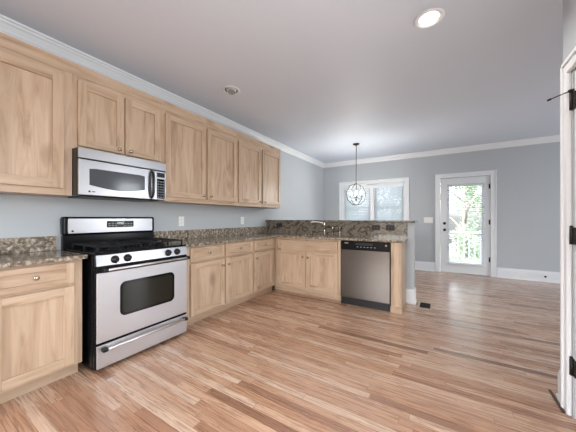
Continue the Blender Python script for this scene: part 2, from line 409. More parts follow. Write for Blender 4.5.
# ------------------------------------------------------------------ far window with two blinds
win = MB()
for a in ((wx0, wx0+.03, wz0, wz1), (wx1-.03, wx1, wz0, wz1), (wx0, wx1, wz1-.03, wz1), (wx0, wx1, wz0, wz0+.03), (-1.60, -1.485, wz0, wz1)): win.box(a[0], a[1], YF+.003, YF+.13, a[2], a[3], .003)
window = struct('window_1', win, M['white'])
for x0, x1 in ((wx0+.03, -1.60), (-1.485, wx1-.03)):
    sash = MB(); zm = 1.47
    for a in ((x0, x0+.045, wz0+.03, wz1-.03), (x1-.045, x1, wz0+.03, wz1-.03), (x0, x1, wz1-.075, wz1-.03), (x0, x1, wz0+.03, wz0+.09), (x0, x1, zm-.02, zm+.02)): sash.box(a[0], a[1], YF+.085, YF+.115, a[2], a[3], .003)
    so = struct('sash', sash, M['white'], window)
    obj('glass', MB().box(x0+.04, x1-.04, YF+.098, YF+.102, wz0+.08, wz1-.07), M['pane'], so)

def slat(m, x0, x1, yc, zc, wdt, tilt, n=5):
    """one curved louvre"""
    c, s_ = math.cos(tilt), math.sin(tilt); top = []; bot = []
    for k in range(n+1):
        u = (k/n-.5)*wdt; h = .003*(1-(2*k/n-1)**2)
        y = yc+u*c-h*s_; z = zc+u*s_+h*c
        top.append((y, z)); bot.append((y+.0016*s_, z-.0016*c))
    m.prism(top+bot[::-1], lambda a, d, b: (d, a, b), x0, x1)
def blind(label, x0, x1, yc, ztop, zbot, tilt, pitch=.0425, wdt=.05, wand=True, val=.075):
    t = thing('window_blind', label, 'blind', ((x0+x1)/2, yc, zbot), 'white slatted blinds on the far wall')
    obj('head_rail', MB().box(x0, x1, yc-.03, yc+.022, ztop-.05, ztop, .003), M['white'], t)
    obj('valance', MB().box(x0-.006, x1+.006, yc-.042, yc-.031, ztop-val, ztop, .003), M['white'], t)
    m = MB(); z = ztop-.075
    while z > zbot+.035: slat(m, x0+.004, x1-.004, yc, z, wdt, tilt); z -= pitch
    obj('slats', m, M['slat'], t)
    obj('bottom_rail', MB().box(x0+.003, x1-.003, yc-.026, yc+.026, zbot, zbot+.022, .004), M['white'], t)
    for fx in (.14, .86):
        x = x0+(x1-x0)*fx
        c = MB()
        for yy in (yc-.0275, yc+.0275): c.cyl((x, yy, zbot+.01), (x, yy, ztop-.05), .0012, n=6)
        obj('ladder_cord', c, M['white'], t)
    if wand:
        obj('tilt_wand', MB().cyl((x0+.06, yc-.050, ztop-.62), (x0+.06, yc-.050, ztop-.06), .004, n=8), M['plate'], t)
    return t
blind('white slatted blind in the left half of the far window, behind the hanging light', wx0+.034, -1.604, YF+.042, wz1-.032, wz0+.035, math.radians(-42), pitch=.040)
blind('white slatted blind in the right half of the far window, clear of the hanging light', -1.481, wx1-.034, YF+.042, wz1-.032, wz0+.035, math.radians(-42), pitch=.040)

# ------------------------------------------------------------------ glazed door to the deck
gx0, gx1, gz0, gz1 = .095, .680, .225, 1.905
ds = MB(); sy0, sy1 = YF+.012, YF+.056
for a in ((dx0+.004, gx0, .012, dz1-.006), (gx1, dx1-.004, .012, dz1-.006), (gx0, gx1, gz1, dz1-.006), (gx0, gx1, .012, gz0)): ds.box(a[0], a[1], sy0, sy1, a[2], a[3])
door = struct('door_1', ds, M['white'])
lf = MB()
for a in ((gx0-.028, gx0+.012, gz0-.028, gz1+.028), (gx1-.012, gx1+.028, gz0-.028, gz1+.028), (gx0, gx1, gz1-.012, gz1+.028), (gx0, gx1, gz0-.028, gz0+.012)): lf.box(a[0], a[1], sy0-.010, sy1+.010, a[2], a[3], .004)
obj('glazing_frame', lf, M['white'], door)
obj('glass', MB().box(gx0, gx1, YF+.032, YF+.036, gz0, gz1), M['pane'], door)
obj('door_knob', MB().lathe((.016, sy0, .935), [(.030, 0), (.030, .006), (.012, .010), (.011, .030), (.026, .036), (.029, .050), (.022, .062), (.0, .065)], (0, -1, 0)), M['bronze'], door)
obj('deadbolt', MB().lathe((.016, sy0, 1.078), [(.031, 0), (.030, .010), (.018, .014), (0, .015)], (0, -1, 0)).box(.010, .022, sy0-.030, sy0-.013, 1.060, 1.096, .003), M['bronze'], door)
for hz in (1.845, 1.11, .34):
    obj('hinge', MB().cyl((dx1-.001, YF+.006, hz-.05), (dx1-.001, YF+.006, hz+.05), .008, n=12).sph((dx1-.001, YF+.006, hz+.053), .008).box(dx1-.026, dx1-.002, YF+.0095, YF+.0125, hz-.048, hz+.048), M['bronze'], door)
struct('trim_9', MB().box(dx0, dx1, YF+.02, YF+.15, .0, .012, .003), M['nickel'])
blind('white slatted blind with open slats hung over the glass of the far door', .055, .722, sy0-.042, 1.995, .205, math.radians(-13), pitch=.0425, wand=False, val=.080)

# ------------------------------------------------------------------ closet door on the right
cdm = MB(); cx0, cx1 = XR+.004, XR+.040
rails = [(.012, .24), (.92, 1.06), (1.90, pz1-.006)]
cdm.box(cx0, cx1, py0+.004, py0+.115, .012, pz1-.006); cdm.box(cx0, cx1, py1-.115, py1-.004, .012, pz1-.006)
for a, b_ in rails: cdm.box(cx0, cx1, py0+.115, py1-.115, a, b_)
cdoor = struct('door_2', cdm, M['white'])
for a, b_ in ((.24, .92), (1.06, 1.90)):
    obj('door_panel', MB().box(cx0+.012, cx1-.012, py0+.113, py1-.113, a-.002, b_+.002).box(cx0+.006, cx1-.006, py0+.16, py1-.16, a+.045, b_-.045, .005), M['white'], cdoor)
obj('door_knob', MB().lathe((cx0, py0+.07, .93), [(.030, 0), (.030, .006), (.012, .010), (.011, .030), (.026, .036), (.029, .050), (.022, .062), (0, .065)], (-1, 0, 0)), M['bronze'], cdoor)
for hz in (1.885, 1.085, .305):
    obj('hinge', MB().cyl((XR-.007, py1+.004, hz-.050), (XR-.007, py1+.004, hz+.050), .0085, n=12).box(XR-.004, XR+.0035, py1-.030, py1+.002, hz-.050, hz+.050).box(XR-.004, XR-.001, py1+.002, py1+.0185, hz-.050, hz+.050).sph((XR-.007, py1+.004, hz+.054), .0085), M['bronze'], cdoor)
pin = MB().cyl((XR-.007, py1+.004, 1.945), (XR-.007, py1+.004, 1.956), .014, n=14)
pin.tube([(XR-.010, py1+.006, 1.950), (XR-.05, py1+.035, 1.945), (XR-.086, py1+.060, 1.938)], .0035, 8)
pin.cyl((XR-.080, py1+.055, 1.939), (XR-.094, py1+.066, 1.936), .006, n=10)
obj('hinge_pin_stop', pin, M['bronze'], cdoor)

# ------------------------------------------------------------------ cabinets
def FX(face):                         # fronts on the left run: across = y, outwards = +x
    return (lambda w_, d, z: (face+d, w_, z)), 'y'
def FY(face):                         # fronts on the peninsula: across = x, outwards = -y
    return (lambda w_, d, z: (w_, face-d, z)), 'x'
def fbox(m, fn, w0, w1, d0, d1, z0, z1, bev=0):
    a = fn(w0, d0, z0); b_ = fn(w1, d1, z1); m.box(a[0], b_[0], a[1], b_[1], a[2], b_[2], bev)
def knob(parent, fn, w_, d, z):
    c = Vector(fn(w_, d, z)); ax = Vector(fn(w_, d+1, z))-c
    return obj('knob', MB().lathe(c, [(.011, 0), (.010, .002), (.006, .004), (.006, .014), (.013, .019), (.0155, .024), (.013, .029), (0, .031)], ax, 16), M['nickel'], parent)
def shaker(parent, fr, w0, w1, z0, z1, kn=None, name='door', st=.060, rail=None, thick=.023):
    fn, ax = fr; wr = {'x': wood_x, 'y': wood_y}[ax]; rail = rail or st
    m = MB()
    fbox(m, fn, w0, w0+st, .0005, thick, z0, z1, .0025); fbox(m, fn, w1-st, w1, .0005, thick, z0, z1, .0025)
    m.mi = 1
    fbox(m, fn, w0+st-.0005, w1-st+.0005, .0005, thick-.0004, z0, z0+rail, .0022); fbox(m, fn, w0+st-.0005, w1-st+.0005, .0005, thick-.0004, z1-rail, z1, .0022)
    d = obj(name, m, [wood_z, wr], parent)
    p = MB(); fbox(p, fn, w0+st-.006, w1-st+.006, .003, .009, z0+rail-.006, z1-rail+.006)
    obj(name+'_panel', p, wr if name.startswith('drawer') or name.startswith('false') else wood_z, d)
    if kn: knob(d, fn, kn[0], thick-.0005, kn[1])
    return d
def cabinet(name, label, fr, depth, w0, w1, z0, z1, stiles, railz, toe=None, group=None):
    """box, face frame with stiles at the given positions and rails at the given heights"""
    fn, ax = fr; wr = {'x': wood_x, 'y': wood_y}[ax]
    base = fn((w0+w1)/2, -depth/2, 0 if toe else z0)
    t = thing(name, label, 'cabinet', base, group)
    m = MB()
    if name == 'sink_cabinet':                      # open box, the basin hangs in it
        fbox(m, fn, w0+.0005, w0+.02, -depth, -.019, z0, z1); fbox(m, fn, w1-.02, w1-.0005, -depth, -.019, z0, z1)
        fbox(m, fn, w0+.02, w1-.02, -depth, -depth+.012, z0, z1); fbox(m, fn, w0+.02, w1-.02, -depth+.012, -.019, z0, z0+.018)
    else: fbox(m, fn, w0+.0005, w1-.0005, -depth, -.019, z0, z1)
    obj('body', m, wood_z, t)
    f = MB()
    for a, b_ in stiles: fbox(f, fn, a, b_, -.019, 0, z0, z1, .001)
    f.mi = 1
    ss = sorted(stiles)
    for (a, b_) in railz:
        for s0, s1 in zip(ss, ss[1:]): fbox(f, fn, s0[1], s1[0], -.019, -.0004, a, b_)
    obj('face_frame', f, [wood_z, wr], t)
    if toe is not None:
        k = MB(); fbox(k, fn, w0+.0005-(.075 if name == 'sink_cabinet' else 0), w1-.0005, -depth, -toe, 0.001, z0-.0005); obj('toe_kick', k, wr, t)
    return t

UF = FX(-2.560); UD = .308; UZ0, UZ1 = 1.373, 2.360
UG = 'wall cabinets along the left wall'
# far left, runs out of the picture
t = cabinet('wall_cabinet', 'blond wood wall cabinet left of the microwave, cut off by the photo edge', UF, UD, -.125, .828, UZ0, UZ1, [(-.125, -.08), (.30, .37), (.76, .828)], [(UZ0, UZ0+.06), (UZ1-.06, UZ1)], group=UG)
shaker(t, UF, -.10, .325, 1.424, 2.318, kn=(.30, 1.46)); shaker(t, UF, .340, .770, 1.424, 2.318, st=.068)
# over the microwave
t = cabinet('wall_cabinet', 'short blond wood two-door wall cabinet above the microwave', UF, UD, .828, 1.592, 1.757, UZ1, [(.828, .875), (1.185, 1.245), (1.54, 1.592)], [(1.757, 1.80), (UZ1-.06, UZ1)], group=UG)
shaker(t, UF, .860, 1.209, 1.787, 2.318, kn=(1.165, 1.82)); shaker(t, UF, 1.221, 1.562, 1.787, 2.318, kn=(1.262, 1.82))
t = cabinet('wall_cabinet', 'tall two-door wall cabinet directly right of the microwave', UF, UD, 1.592, 2.745, UZ0, UZ1, [(1.592, 1.64), (2.14, 2.22), (2.70, 2.745)], [(UZ0, UZ0+.06), (UZ1-.06, UZ1)], group=UG)
shaker(t, UF, 1.625, 2.163, 1.424, 2.318, kn=(2.118, 1.468)); shaker(t, UF, 2.190, 2.722, 1.424, 2.318, kn=(2.235, 1.468))
t = cabinet('wall_cabinet', 'tall two-door wall cabinet at the right end of the upper row', UF, UD, 2.745, 3.885, UZ0, UZ1, [(2.745, 2.79), (3.27, 3.36), (3.84, 3.885)], [(UZ0, UZ0+.06), (UZ1-.06, UZ1)], group=UG)
shaker(t, UF, 2.766, 3.290, 1.424, 2.318, kn=(3.245, 1.455)); shaker(t, UF, 3.336, 3.862, 1.424, 2.318, kn=(3.382, 1.455))
# frieze board above the row
m = MB(); m.box(-2.86, -2.556, -.125, 3.885, 2.3605, 2.372); m.box(-2.582, -2.556, -.125, 3.885, 2.372, 2.452, .002)
tag(obj('frieze_board', m, wood_y), 'long blond wood frieze board running above the whole upper cabinet row', 'trim')

BF = FX(-2.340); BD = .525
BG = 'base cabinets under the granite'
def base_units(label, fr, depth, w0, w1, cols, toe, stiles, extra=0):
    t = cabinet('base_cabinet', label, fr, depth, w0, w1, .10, .884, stiles, [(.10, .135), (.66, .72), (.855, .884)], toe, BG)
    for (a, b_, ks) in cols:
        shaker(t, fr, a, b_, .715, .866, ((a+b_)/2, .793), 'drawer', st=.045, rail=.038)
        kw = a+.035 if ks < 0 else b_-.035
        shaker(t, fr, a, b_, .122, .692, (kw, .612) if ks else None)
    return t
base_units('blond wood base cabinet left of the range, cut off by the photo edge', BF, BD, -.125, .818, [(-.09, .325, 1), (.345, .765, 0)], .075, [(-.125, -.07), (.30, .37), (.74, .818)])
base_units('base cabinet with two doors and two drawers just right of the range', BF, BD, 1.690, 2.834, [(1.770, 2.262, 1), (2.290, 2.812, -1)], .075, [(1.690, 1.79), (2.24, 2.31), (2.79, 2.834)])
base_units('single-door base cabinet in the inner corner beside the sink cabinet', BF, BD, 2.834, 3.424, [(2.852, 3.325, -1)], .075, [(2.834, 2.875), (3.30, 3.424)])
PF = FY(3.425); PD = .465
t = cabinet('sink_cabinet', 'two-door sink base cabinet left of the dishwasher', PF, PD, -2.3395, -1.236, .10, .884, [(-2.3395, -2.24), (-1.80, -1.755), (-1.28, -1.236)], [(.10, .135), (.66, .72), (.855, .884)], .075, BG)
shaker(t, PF, -2.285, -1.280, .715, .850, None, 'false_front', st=.045, rail=.036)
shaker(t, PF, -2.285, -1.790, .122, .680, (-1.822, .600)); shaker(t, PF, -1.767, -1.272, .122, .680, (-1.735, .600))
# end panel of the peninsula
t = thing('end_panel', 'narrow wooden end panel right of the dishwasher', 'cabinet', (-.515, 3.65, 0))
m = MB(); m.box(-.572, -.462, 3.425, PY0-.021, .0, .884, .002); obj('stile', m, wood_z, t)
m = MB(); m.box(-.4615, -.446, 3.428, PY0-.021, 0.0, .884, .002); obj('side_skin', m, wood_z, t)
m = MB(); m.box(-.576, -.440, 3.409, 3.4245, .0, .075, .003); m.box(-.4455, -.432, 3.409, PY0-.024, 0, .020, .003); obj('base_trim', m, wood_x, t)

# ------------------------------------------------------------------ granite
def edge_slab(m, x0, x1, y0, y1, z0=.885, z1=.915): m.box(x0, x1, y0, y1, z0, z1)
CXF = -2.293; CYF = 3.378
t = thing('countertop', 'speckled granite countertop left of the range with its low backsplash', 'countertop', (-2.58, .36, .885))
obj('slab', MB().box(XL+.001, CXF, -.125, .838, .885, .915, .006, 3), M['granite'], t)
obj('backsplash', MB().box(XL+.001, XL+.021, -.125, .815, .9155, 1.037, .002), M['granite'], t)
t = thing('countertop', 'L-shaped granite countertop from the range round to the dishwasher', 'countertop', (-2.58, 3.0, .885))
sx0, sx1, sk0, sk1 = -2.06, -1.36, 3.475, 3.775
m = MB()
m.box(XL+.001, CXF, 1.684, CYF+.02, .885, .915, .005, 3)
m.box(XL+.001, sx0, CYF+.019, PY0-.021, .885, .9149)
m.box(CXF-.03, -.424, CYF, sk0, .885, .915, .005, 3); m.box(sx0-.001, sx1+.001, sk1, PY0-.021, .885, .9149); m.box(sx1, -.424, sk0-.006, PY0-.021, .885, .9149, .004)
obj('slab', m, M['granite'], t)
obj('backsplash', MB().box(XL+.001, XL+.021, 1.684, PY0-.022, .9155, 1.037, .002), M['granite'], t)
obj('bar_backsplash', MB().box(XL+.001, -.430, PY0-.020, PY0-.001, .885, 1.124), M['granite_v'], t)
m = MB().box(XL+.001, -.332, 3.850, 4.33, 1.126, 1.158, .008, 3)
tag(obj('bar_top', m, M['granite_v']), 'raised dark granite bar top on the half wall behind the sink', 'countertop')

# ------------------------------------------------------------------ sink and faucet
s = MB(); sz = .70
s.box(sx0-.012, sx0, sk0-.012, sk1+.012, sz, .884); s.box(sx1, sx1+.012, sk0-.012, sk1+.012, sz, .884)
s.box(sx0, sx1, sk0-.012, sk0, sz, .884); s.box(sx0, sx1, sk1, sk1+.012, sz, .884); s.box(sx0-.012, sx1+.012, sk0-.012, sk1+.012, sz-.01, sz)
t = thing('sink', 'steel undermount sink in the granite before the faucet', 'sink', ((sx0+sx1)/2, (sk0+sk1)/2, sz-.01))
obj('basin', s, M['steel'], t)
obj('drain', MB().lathe(((sx0+sx1)/2, (sk0+sk1)/2, sz), [(.045, 0), (.045, .003), (.030, .002), (0, .001)]), M['chrome'], t)
t = thing('faucet', 'chrome kitchen faucet with a long spout swung left over the sink', 'faucet', (-1.655, 3.83, .915))
obj('body', MB().lathe((-1.655, 3.83, .915), [(.028, 0), (.028, .008), (.018, .014), (.016, .12), (.019, .125), (.019, .20), (.014, .212), (0, .216)]), M['chrome'], t)
obj('spout', MB().tube([(-1.655, 3.83, 1.10), (-1.70, 3.818, 1.118), (-1.76, 3.80, 1.126), (-1.82, 3.782, 1.130), (-1.855, 3.772, 1.127), (-1.872, 3.767, 1.112), (-1.876, 3.766, 1.090)], .0115, 12), M['chrome'], t)
obj('lever', MB().tube([(-1.655, 3.83, 1.128), (-1.63, 3.822, 1.136), (-1.585, 3.81, 1.140)], lambda f: .008-.003*f, 10), M['chrome'], t)
t = thing('side_sprayer', 'chrome side sprayer standing just right of the faucet', 'sprayer', (-1.515, 3.83, .915))
obj('base', MB().lathe((-1.515, 3.83, .915), [(.024, 0), (.024, .006), (.016, .012), (.015, .035), (0, .036)]), M['chrome'], t)
obj('head', MB().lathe((-1.515, 3.83, .951), [(.012, 0), (.013, .05), (.018, .075), (.018, .095), (.010, .104), (0, .105)]), M['chrome'], t)
t = thing('soap_dispenser', 'chrome soap dispenser, rightmost fitting behind the sink', 'soap dispenser', (-1.395, 3.83, .915))
obj('base', MB().lathe((-1.395, 3.83, .915), [(.022, 0), (.022, .006), (.012, .012), (.010, .10), (.014, .105), (.014, .135), (0, .138)]), M['chrome'], t)
obj('nozzle', MB().tube([(-1.395, 3.83, 1.045), (-1.415, 3.80, 1.052), (-1.43, 3.778, 1.046)], .006, 8), M['chrome'], t)

# ------------------------------------------------------------------ gas range
RX, RY0, RY1 = -2.237, .858, 1.668
RBK = XL+.004
fn, _ = FX(RX)
t = thing('gas_range', 'stainless steel gas range with black sides and cooktop', 'stove', ((RX+RBK)/2, (RY0+RY1)/2, 0))
m = MB(); m.box(RBK, RX-.045, RY0, RY1, .03, .905, .004); obj('body', m, M['black'], t)
for x in (RX-.10, RBK+.08):
    for y in (RY0+.05, RY1-.05): obj('foot', MB().cyl((x, y, 0), (x, y, .031), .016), M['rubber'], t)
m = MB(); m.box(RX-.0445, RX-.012, RY0+.004, RY1-.004, .035, .822, .002); obj('front_frame', m, M['black'], t)
# drawer
d = obj('drawer', MB().box(RX-.0115, RX, RY0+.014, RY1-.006, .036, .212, .004), M['steel'], t)
def bar_handle(parent, y0, y1, z, out):
    obj('handle_bar', MB().cyl((RX+out, y0+.02, z), (RX+out, y1-.02, z), .0105, n=14), M['steel'], parent)
    for y in (y0+.012, y1-.012):
        obj('handle_bracket', MB().box(RX+.0005, RX+out+.012, y-.018, y+.018, z-.014, z+.014, .006), M['rubber'], parent)
bar_handle(d, .905, 1.640, .180, .034)
# oven door
wn = rrect(1.035, 1.520, .392, .672, .045)
d = obj('oven_door', MB().box(RX-.0115, RX, RY0+.014, RY1-.006, .232, .768, .004), M['steel'], t)
wp = MB().prism(wn, lambda a, dd, b: (RX+dd, a, b), -.004, .0022)
obj('window', wp, M['glass_dark'], d)
wi = MB().prism(rrect(1.055, 1.500, .412, .652, .035), lambda a, dd, b: (RX+dd, a, b), .0021, .0030); obj('window_screen', wi, plain('oven_window_inner', (.020, .018, .013), .10, spec=.15), d)
obj('top_band', MB().box(RX-.0115, RX-.001, RY0+.014, RY1-.006, .7685, .818, .004), M['black'], d)
bar_handle(d, .905, 1.660, .792, .040)
# control panel
cp = MB().prism([(RX-.035, .822), (RX+.002, .822), (RX-.010, .903), (RX-.035, .909)], lambda a, dd, b: (a, dd, b), RY0+.012, RY1-.004)
c = obj('control_panel', cp, M['steel_dimmed'], t)
ang = math.atan2(.012, .081)
for y in (1.000, 1.095, 1.458, 1.552):
    k = MB(); ax = Vector((math.cos(ang), 0, math.sin(ang))); o = Vector((RX-.004, y, .861))
    k.lathe(o, [(.031, 0), (.031, .006), (.024, .010), (.021, .028), (.018, .031), (0, .031)], ax, 24)
    kk = obj('knob', k, M['rubber'], c)
    g = MB(); g.box(o.x+.029, o.x+.037, y-.004, y+.004, .845, .882, .002); obj('knob_grip', g, M['rubber'], kk)
for y in (1.175, 1.215, 1.255): obj('panel_marking', MB().prism([(y, .852), (y+.014, .852), (y+.014, .860), (y+.007, .872), (y, .860)], lambda a, dd, b: (RX+dd, a, b), -.008, -.0012), M['whitemark'], c)
# cooktop, burners, grates
obj('cooktop', MB().box(RBK+.05, RX-.012, RY0+.002, RY1-.002, .9055, .922, .005, 3), M['black'], t)
BY = (1.06, 1.47); BX = (RX-.16, RX-.40)
for y in BY:
    for x in BX:
        b_ = obj('burner', MB().lathe((x, y, .922), [(.055, 0), (.050, .006), (.038, .010), (.038, .018), (0, .018)]), M['iron'], t)
        obj('burner_cap', MB().lathe((x, y, .9405), [(.042, 0), (.044, .004), (.040, .009), (0, .010)]), M['iron'], b_)
for y in BY:
    g = MB(); r = .0065; z = .966; ya, yb, xa, xb = y-.165, y+.165, RX-.515, RX-.045
    for p, q in (((xa, ya), (xb, ya)), ((xa, yb), (xb, yb)), ((xa, ya), (xa, yb)), ((xb, ya), (xb, yb)), (((xa+xb)/2, ya), ((xa+xb)/2, yb))):
        x0_, x1_ = sorted((p[0], q[0])); y0_, y1_ = sorted((p[1], q[1])); g.box(x0_-r, x1_+r, y0_-r, y1_+r, z-.006, z+.006, .003, 1)
    for x in BX:
        for ddx, ddy in ((1, 0), (-1, 0), (0, 1), (0, -1)):
            x0_, x1_ = sorted((x+ddx*.03, x+ddx*.112)); y0_, y1_ = sorted((y+ddy*.03, y+ddy*.163))
            g.box(x0_-r*.8, x1_+r*.8, y0_-r*.8, y1_+r*.8, z-.003, z+.009, .003, 1)
    for x in (xa, (xa+xb)/2, xb):
        for yy in (ya, yb): g.cyl((x, yy, .922), (x, yy, z), .008, n=10)
    obj('grate', g, M['iron'], t)
# backguard
GX = RBK
bgd = obj('backguard', MB().box(GX, GX+.050, RY0-.012, RY1-.012, .9055, 1.04, .006).box(GX, GX+.066, RY0-.018, RY1-.012, 1.04, 1.203, .016, 4), M['black'], t)
ga = MB().prism(rrect(RY0+.018, RY1-.042, 1.056, 1.186, .010), lambda a, dd, b: (GX+.066+dd, a, b), -.003, .003)
gp = obj('backguard_panel', ga, M['steel_dimmed'], bgd)
ct = obj('clock_panel', MB().prism(rrect(1.175, 1.425, 1.100, 1.164, .010), lambda a, dd, b: (GX+.069+dd, a, b), -.001, .0025), M['black'], bgd)
for i in range(8):
    if i in (3, 4): continue
    for zz in (1.112, 1.132): obj('touch_key', MB().box(GX+.0712, GX+.0722, 1.188+i*.029, 1.208+i*.029, zz, zz+.009), M['keygrey'], bgd)
obj('clock_display', MB().box(GX+.0712, GX+.0722, 1.268, 1.330, 1.130, 1.154), M['lcd'], bgd)
obj('emblem', MB().cyl((GX+.0685, RY0+.05, 1.075), (GX+.0702, RY0+.05, 1.075), .009, n=20), M['dark'], bgd)

# ------------------------------------------------------------------ microwave
MX, MY0, MY1, MZ0, MZ1 = -2.450, .831, 1.572, 1.374, 1.7555
t = thing('microwave', 'stainless over-the-range microwave under the short wall cabinet', 'microwave', (-2.65, 1.2, MZ0))
obj('body', MB().box(XL+.004, MX-.022, MY0, MY1, MZ0, MZ1, .003), M['black'], t)
v = obj('vent_panel', MB().box(MX-.0215, MX, MY0+.002, MY1-.002, 1.672, MZ1-.001, .004), M['steel_dimmed'], t)
d = obj('door', MB().box(MX-.0215, MX, MY0+.002, 1.452, MZ0+.004, 1.664, .004), M['steel_dimmed'], t)
n = 10; wl = [(.905, 1.590), (1.352, 1.590)]
pts = [(.905, 1.592)]+[(.905+(1.352-.905)*k/n, 1.598-.0*k) for k in range(1, n)]+[(1.352, 1.592)]
pts += [(1.352, 1.462)]+[(1.352-(1.352-.905)*k/n, 1.462-.030*math.sin(math.pi*k/n)) for k in range(1, n)]+[(.905, 1.462)]
wv = obj('window', MB().prism(pts, lambda a, dd, b: (MX+dd, a, b), -.003, .002), M['glass_grey'], d)
h = MB().tube([(MX-.002, 1.418, 1.392), (MX+.026, 1.416, 1.410), (MX+.038, 1.415, 1.46), (MX+.041, 1.415, 1.525), (MX+.038, 1.415, 1.585), (MX+.026, 1.416, 1.636), (MX-.002, 1.418, 1.654)], .012, 12)
obj('handle', h, M['rubber'], d)
obj('handle_strip', MB().tube([(MX+.030, 1.430, 1.43), (MX+.038, 1.430, 1.48), (MX+.040, 1.430, 1.525), (MX+.038, 1.430, 1.57), (MX+.030, 1.430, 1.615)], .006, 8), M['steel_dimmed'], d)
obj('emblem', MB().cyl((MX-.0005, .905, 1.408), (MX+.0012, .905, 1.408), .008, n=18).box(MX-.0005, MX+.0010, .922, .945, 1.404, 1.411), M['dark'], d)
c = obj('control_panel', MB().box(MX-.0215, MX, 1.456, MY1-.002, MZ0+.004, 1.664, .004), M['steel_dimmed'], t)
kp = obj('keypad', MB().box(MX-.0005, MX+.0015, 1.474, 1.555, 1.388, 1.588), M['black'], c)
obj('display', MB().box(MX-.0005, MX+.0018, 1.474, 1.555, 1.604, 1.650), M['lcd'], c)
for i in range(3):
    for j in range(7): obj('key', MB().box(MX+.0014, MX+.0022, 1.482+i*.025, 1.496+i*.025, 1.398+j*.026, 1.409+j*.026), M['keygrey'], c)
obj('bottom_grille', MB().box(XL+.05, MX-.06, MY0+.05, MY1-.05, MZ0-.006, MZ0+.0005), M['rubber'], t)

# ------------------------------------------------------------------ dishwasher
DX0, DX1, DY = -1.230, -.578, 3.405
t = thing('dishwasher', 'built-in stainless dishwasher with black control strip in the peninsula', 'dishwasher', ((DX0+DX1)/2, 3.65, 0))
obj('body', MB().box(DX0, DX1, DY+.030, PY0-.025, .02, .880), M['black'], t)
d = obj('door', MB().box(DX0+.004, DX1-.002, DY, DY+.029, .098, .762, .005, 3), M['steel_shaded'], t)
c = obj('control_strip', MB().box(DX0+.004, DX1-.002, DY-.004, DY+.029, .764, .876, .005, 3), M['black'], t)
obj('dial', MB().lathe((-.625, DY-.004, .838), [(.016, 0), (.015, .003), (0, .004)], (0, -1, 0)), M['nickel'], c)
for i in range(6): obj('button', MB().box(-1.00+i*.045, -.980+i*.045, DY-.0046, DY-.0036, .800, .806), M['grey'], c)
obj('emblem', MB().box(-1.17, -1.12, DY-.0046, DY-.0036, .845, .853), M['grey'], c)
obj('latch_handle', MB().box(-1.02, -.79, DY-.006, DY-.0035, .826, .858, .001), M['rubber'], c)
obj('toe_panel', MB().box(DX0+.004, DX1-.002, DY+.012, DY+.029, .002, .094), M['rubber'], t)

# ------------------------------------------------------------------ outlets and switches
def plate(name, label, cat, fn, w0, w1, z0, z1, mat, face, kind, group):
    """kind: duplex (upright) / duplex_side / triple"""
    t = thing(name, label, cat, fn((w0+w1)/2, 0, z0), group)
    m = MB(); fbox(m, fn, w0, w1, 0, .005, z0, z1, .002); obj('cover_plate', m, mat, t)
    wc, zc = (w0+w1)/2, (z0+z1)/2
    if kind == 'triple':
        for k in (-1, 0, 1):
            m = MB(); x = wc+k*.046; fbox(m, fn, x-.012, x+.012, .0045, .0062, zc-.030, zc+.030); fbox(m, fn, x-.006, x+.006, .006, .013, zc+.001, zc+.016, .002); obj('switch', m, mat, t)
    else:
        for k in (-1, 1):
            m = MB()
            if kind == 'duplex': a = (wc-.017, wc+.017, zc+k*.024-.015, zc+k*.024+.015)
            else: a = (wc+k*.024-.015, wc+k*.024+.015, zc-.017, zc+.017)
            fbox(m, fn, a[0], a[1], .0045, .0068, a[2], a[3], .001); r_ = obj('receptacle', m, face, t)
            s = MB()
            if kind == 'duplex':
                for q in (-.006, .006): fbox(s, fn, wc+q-.0012, wc+q+.0012, .0066, .0072, (a[2]+a[3])/2-.004, (a[2]+a[3])/2+.006)
            else:
                for q in (-.006, .006): fbox(s, fn, (a[0]+a[1])/2-.004, (a[0]+a[1])/2+.006, .0066, .0072, zc+q-.0012, zc+q+.0012)
            obj('slots', s, M['dark'] if mat is M['plate'] else M['grey'], r_)
    return t
wl_fn = lambda w_, d, z: (XL+d, w_, z)
plate('outlet', 'white wall outlet just right of the range, below the wall cabinets', 'outlet', wl_fn, 2.010, 2.088, 1.090, 1.212, M['plate'], M['plate'], 'duplex', 'white wall outlets')
plate('outlet', 'white wall outlet near the inner corner, below the end wall cabinet', 'outlet', wl_fn, 3.165, 3.243, 1.090, 1.212, M['plate'], M['plate'], 'duplex', 'white wall outlets')
bs_fn = lambda w_, d, z: (w_, PY0-.020-d, z)
plate('outlet', 'black outlet on the bar backsplash in the corner left of the faucet', 'outlet', bs_fn, -2.635, -2.515, 1.026, 1.100, M['rubber'], M['black'], 'duplex_side', 'black bar outlets')
plate('outlet', 'black outlet on the bar backsplash, left one of the pair above the dishwasher', 'outlet', bs_fn, -.915, -.795, 1.012, 1.088, M['rubber'], M['black'], 'duplex_side', 'black bar outlets')
plate('outlet', 'black outlet on the bar backsplash, right one of the pair above the dishwasher', 'outlet', bs_fn, -.718, -.598, 1.014, 1.090, M['rubber'], M['black'], 'duplex_side', 'black bar outlets')
plate('light_switch', 'white triple switch plate on the grey wall left of the far door', 'light switch', farf, -.383, -.206, 1.088, 1.212, M['plate'], M['plate'], 'triple', None)
bb_fn = lambda w_, d, z: (w_, YF-.0185-d, z)
plate('outlet', 'white sideways outlet in the baseboard right of the far door', 'outlet', bb_fn, 1.225, 1.350, .062, .132, M['plate'], M['plate'], 'duplex_side', None)
t = thing('cable_jack', 'small black cable jack in the baseboard, furthest right on the far wall', 'wall jack', (1.616, YF-.02, .07))
obj('collar', MB().lathe((1.616, YF-.0185, .100), [(.030, 0), (.029, .003), (.018, .004)], (0, -1, 0)), M['plate'], t)
obj('socket', MB().lathe((1.616, YF-.0222, .100), [(.017, 0), (.017, .004), (.009, .005), (.009, .010), (0, .010)], (0, -1, 0)), M['rubber'], t)

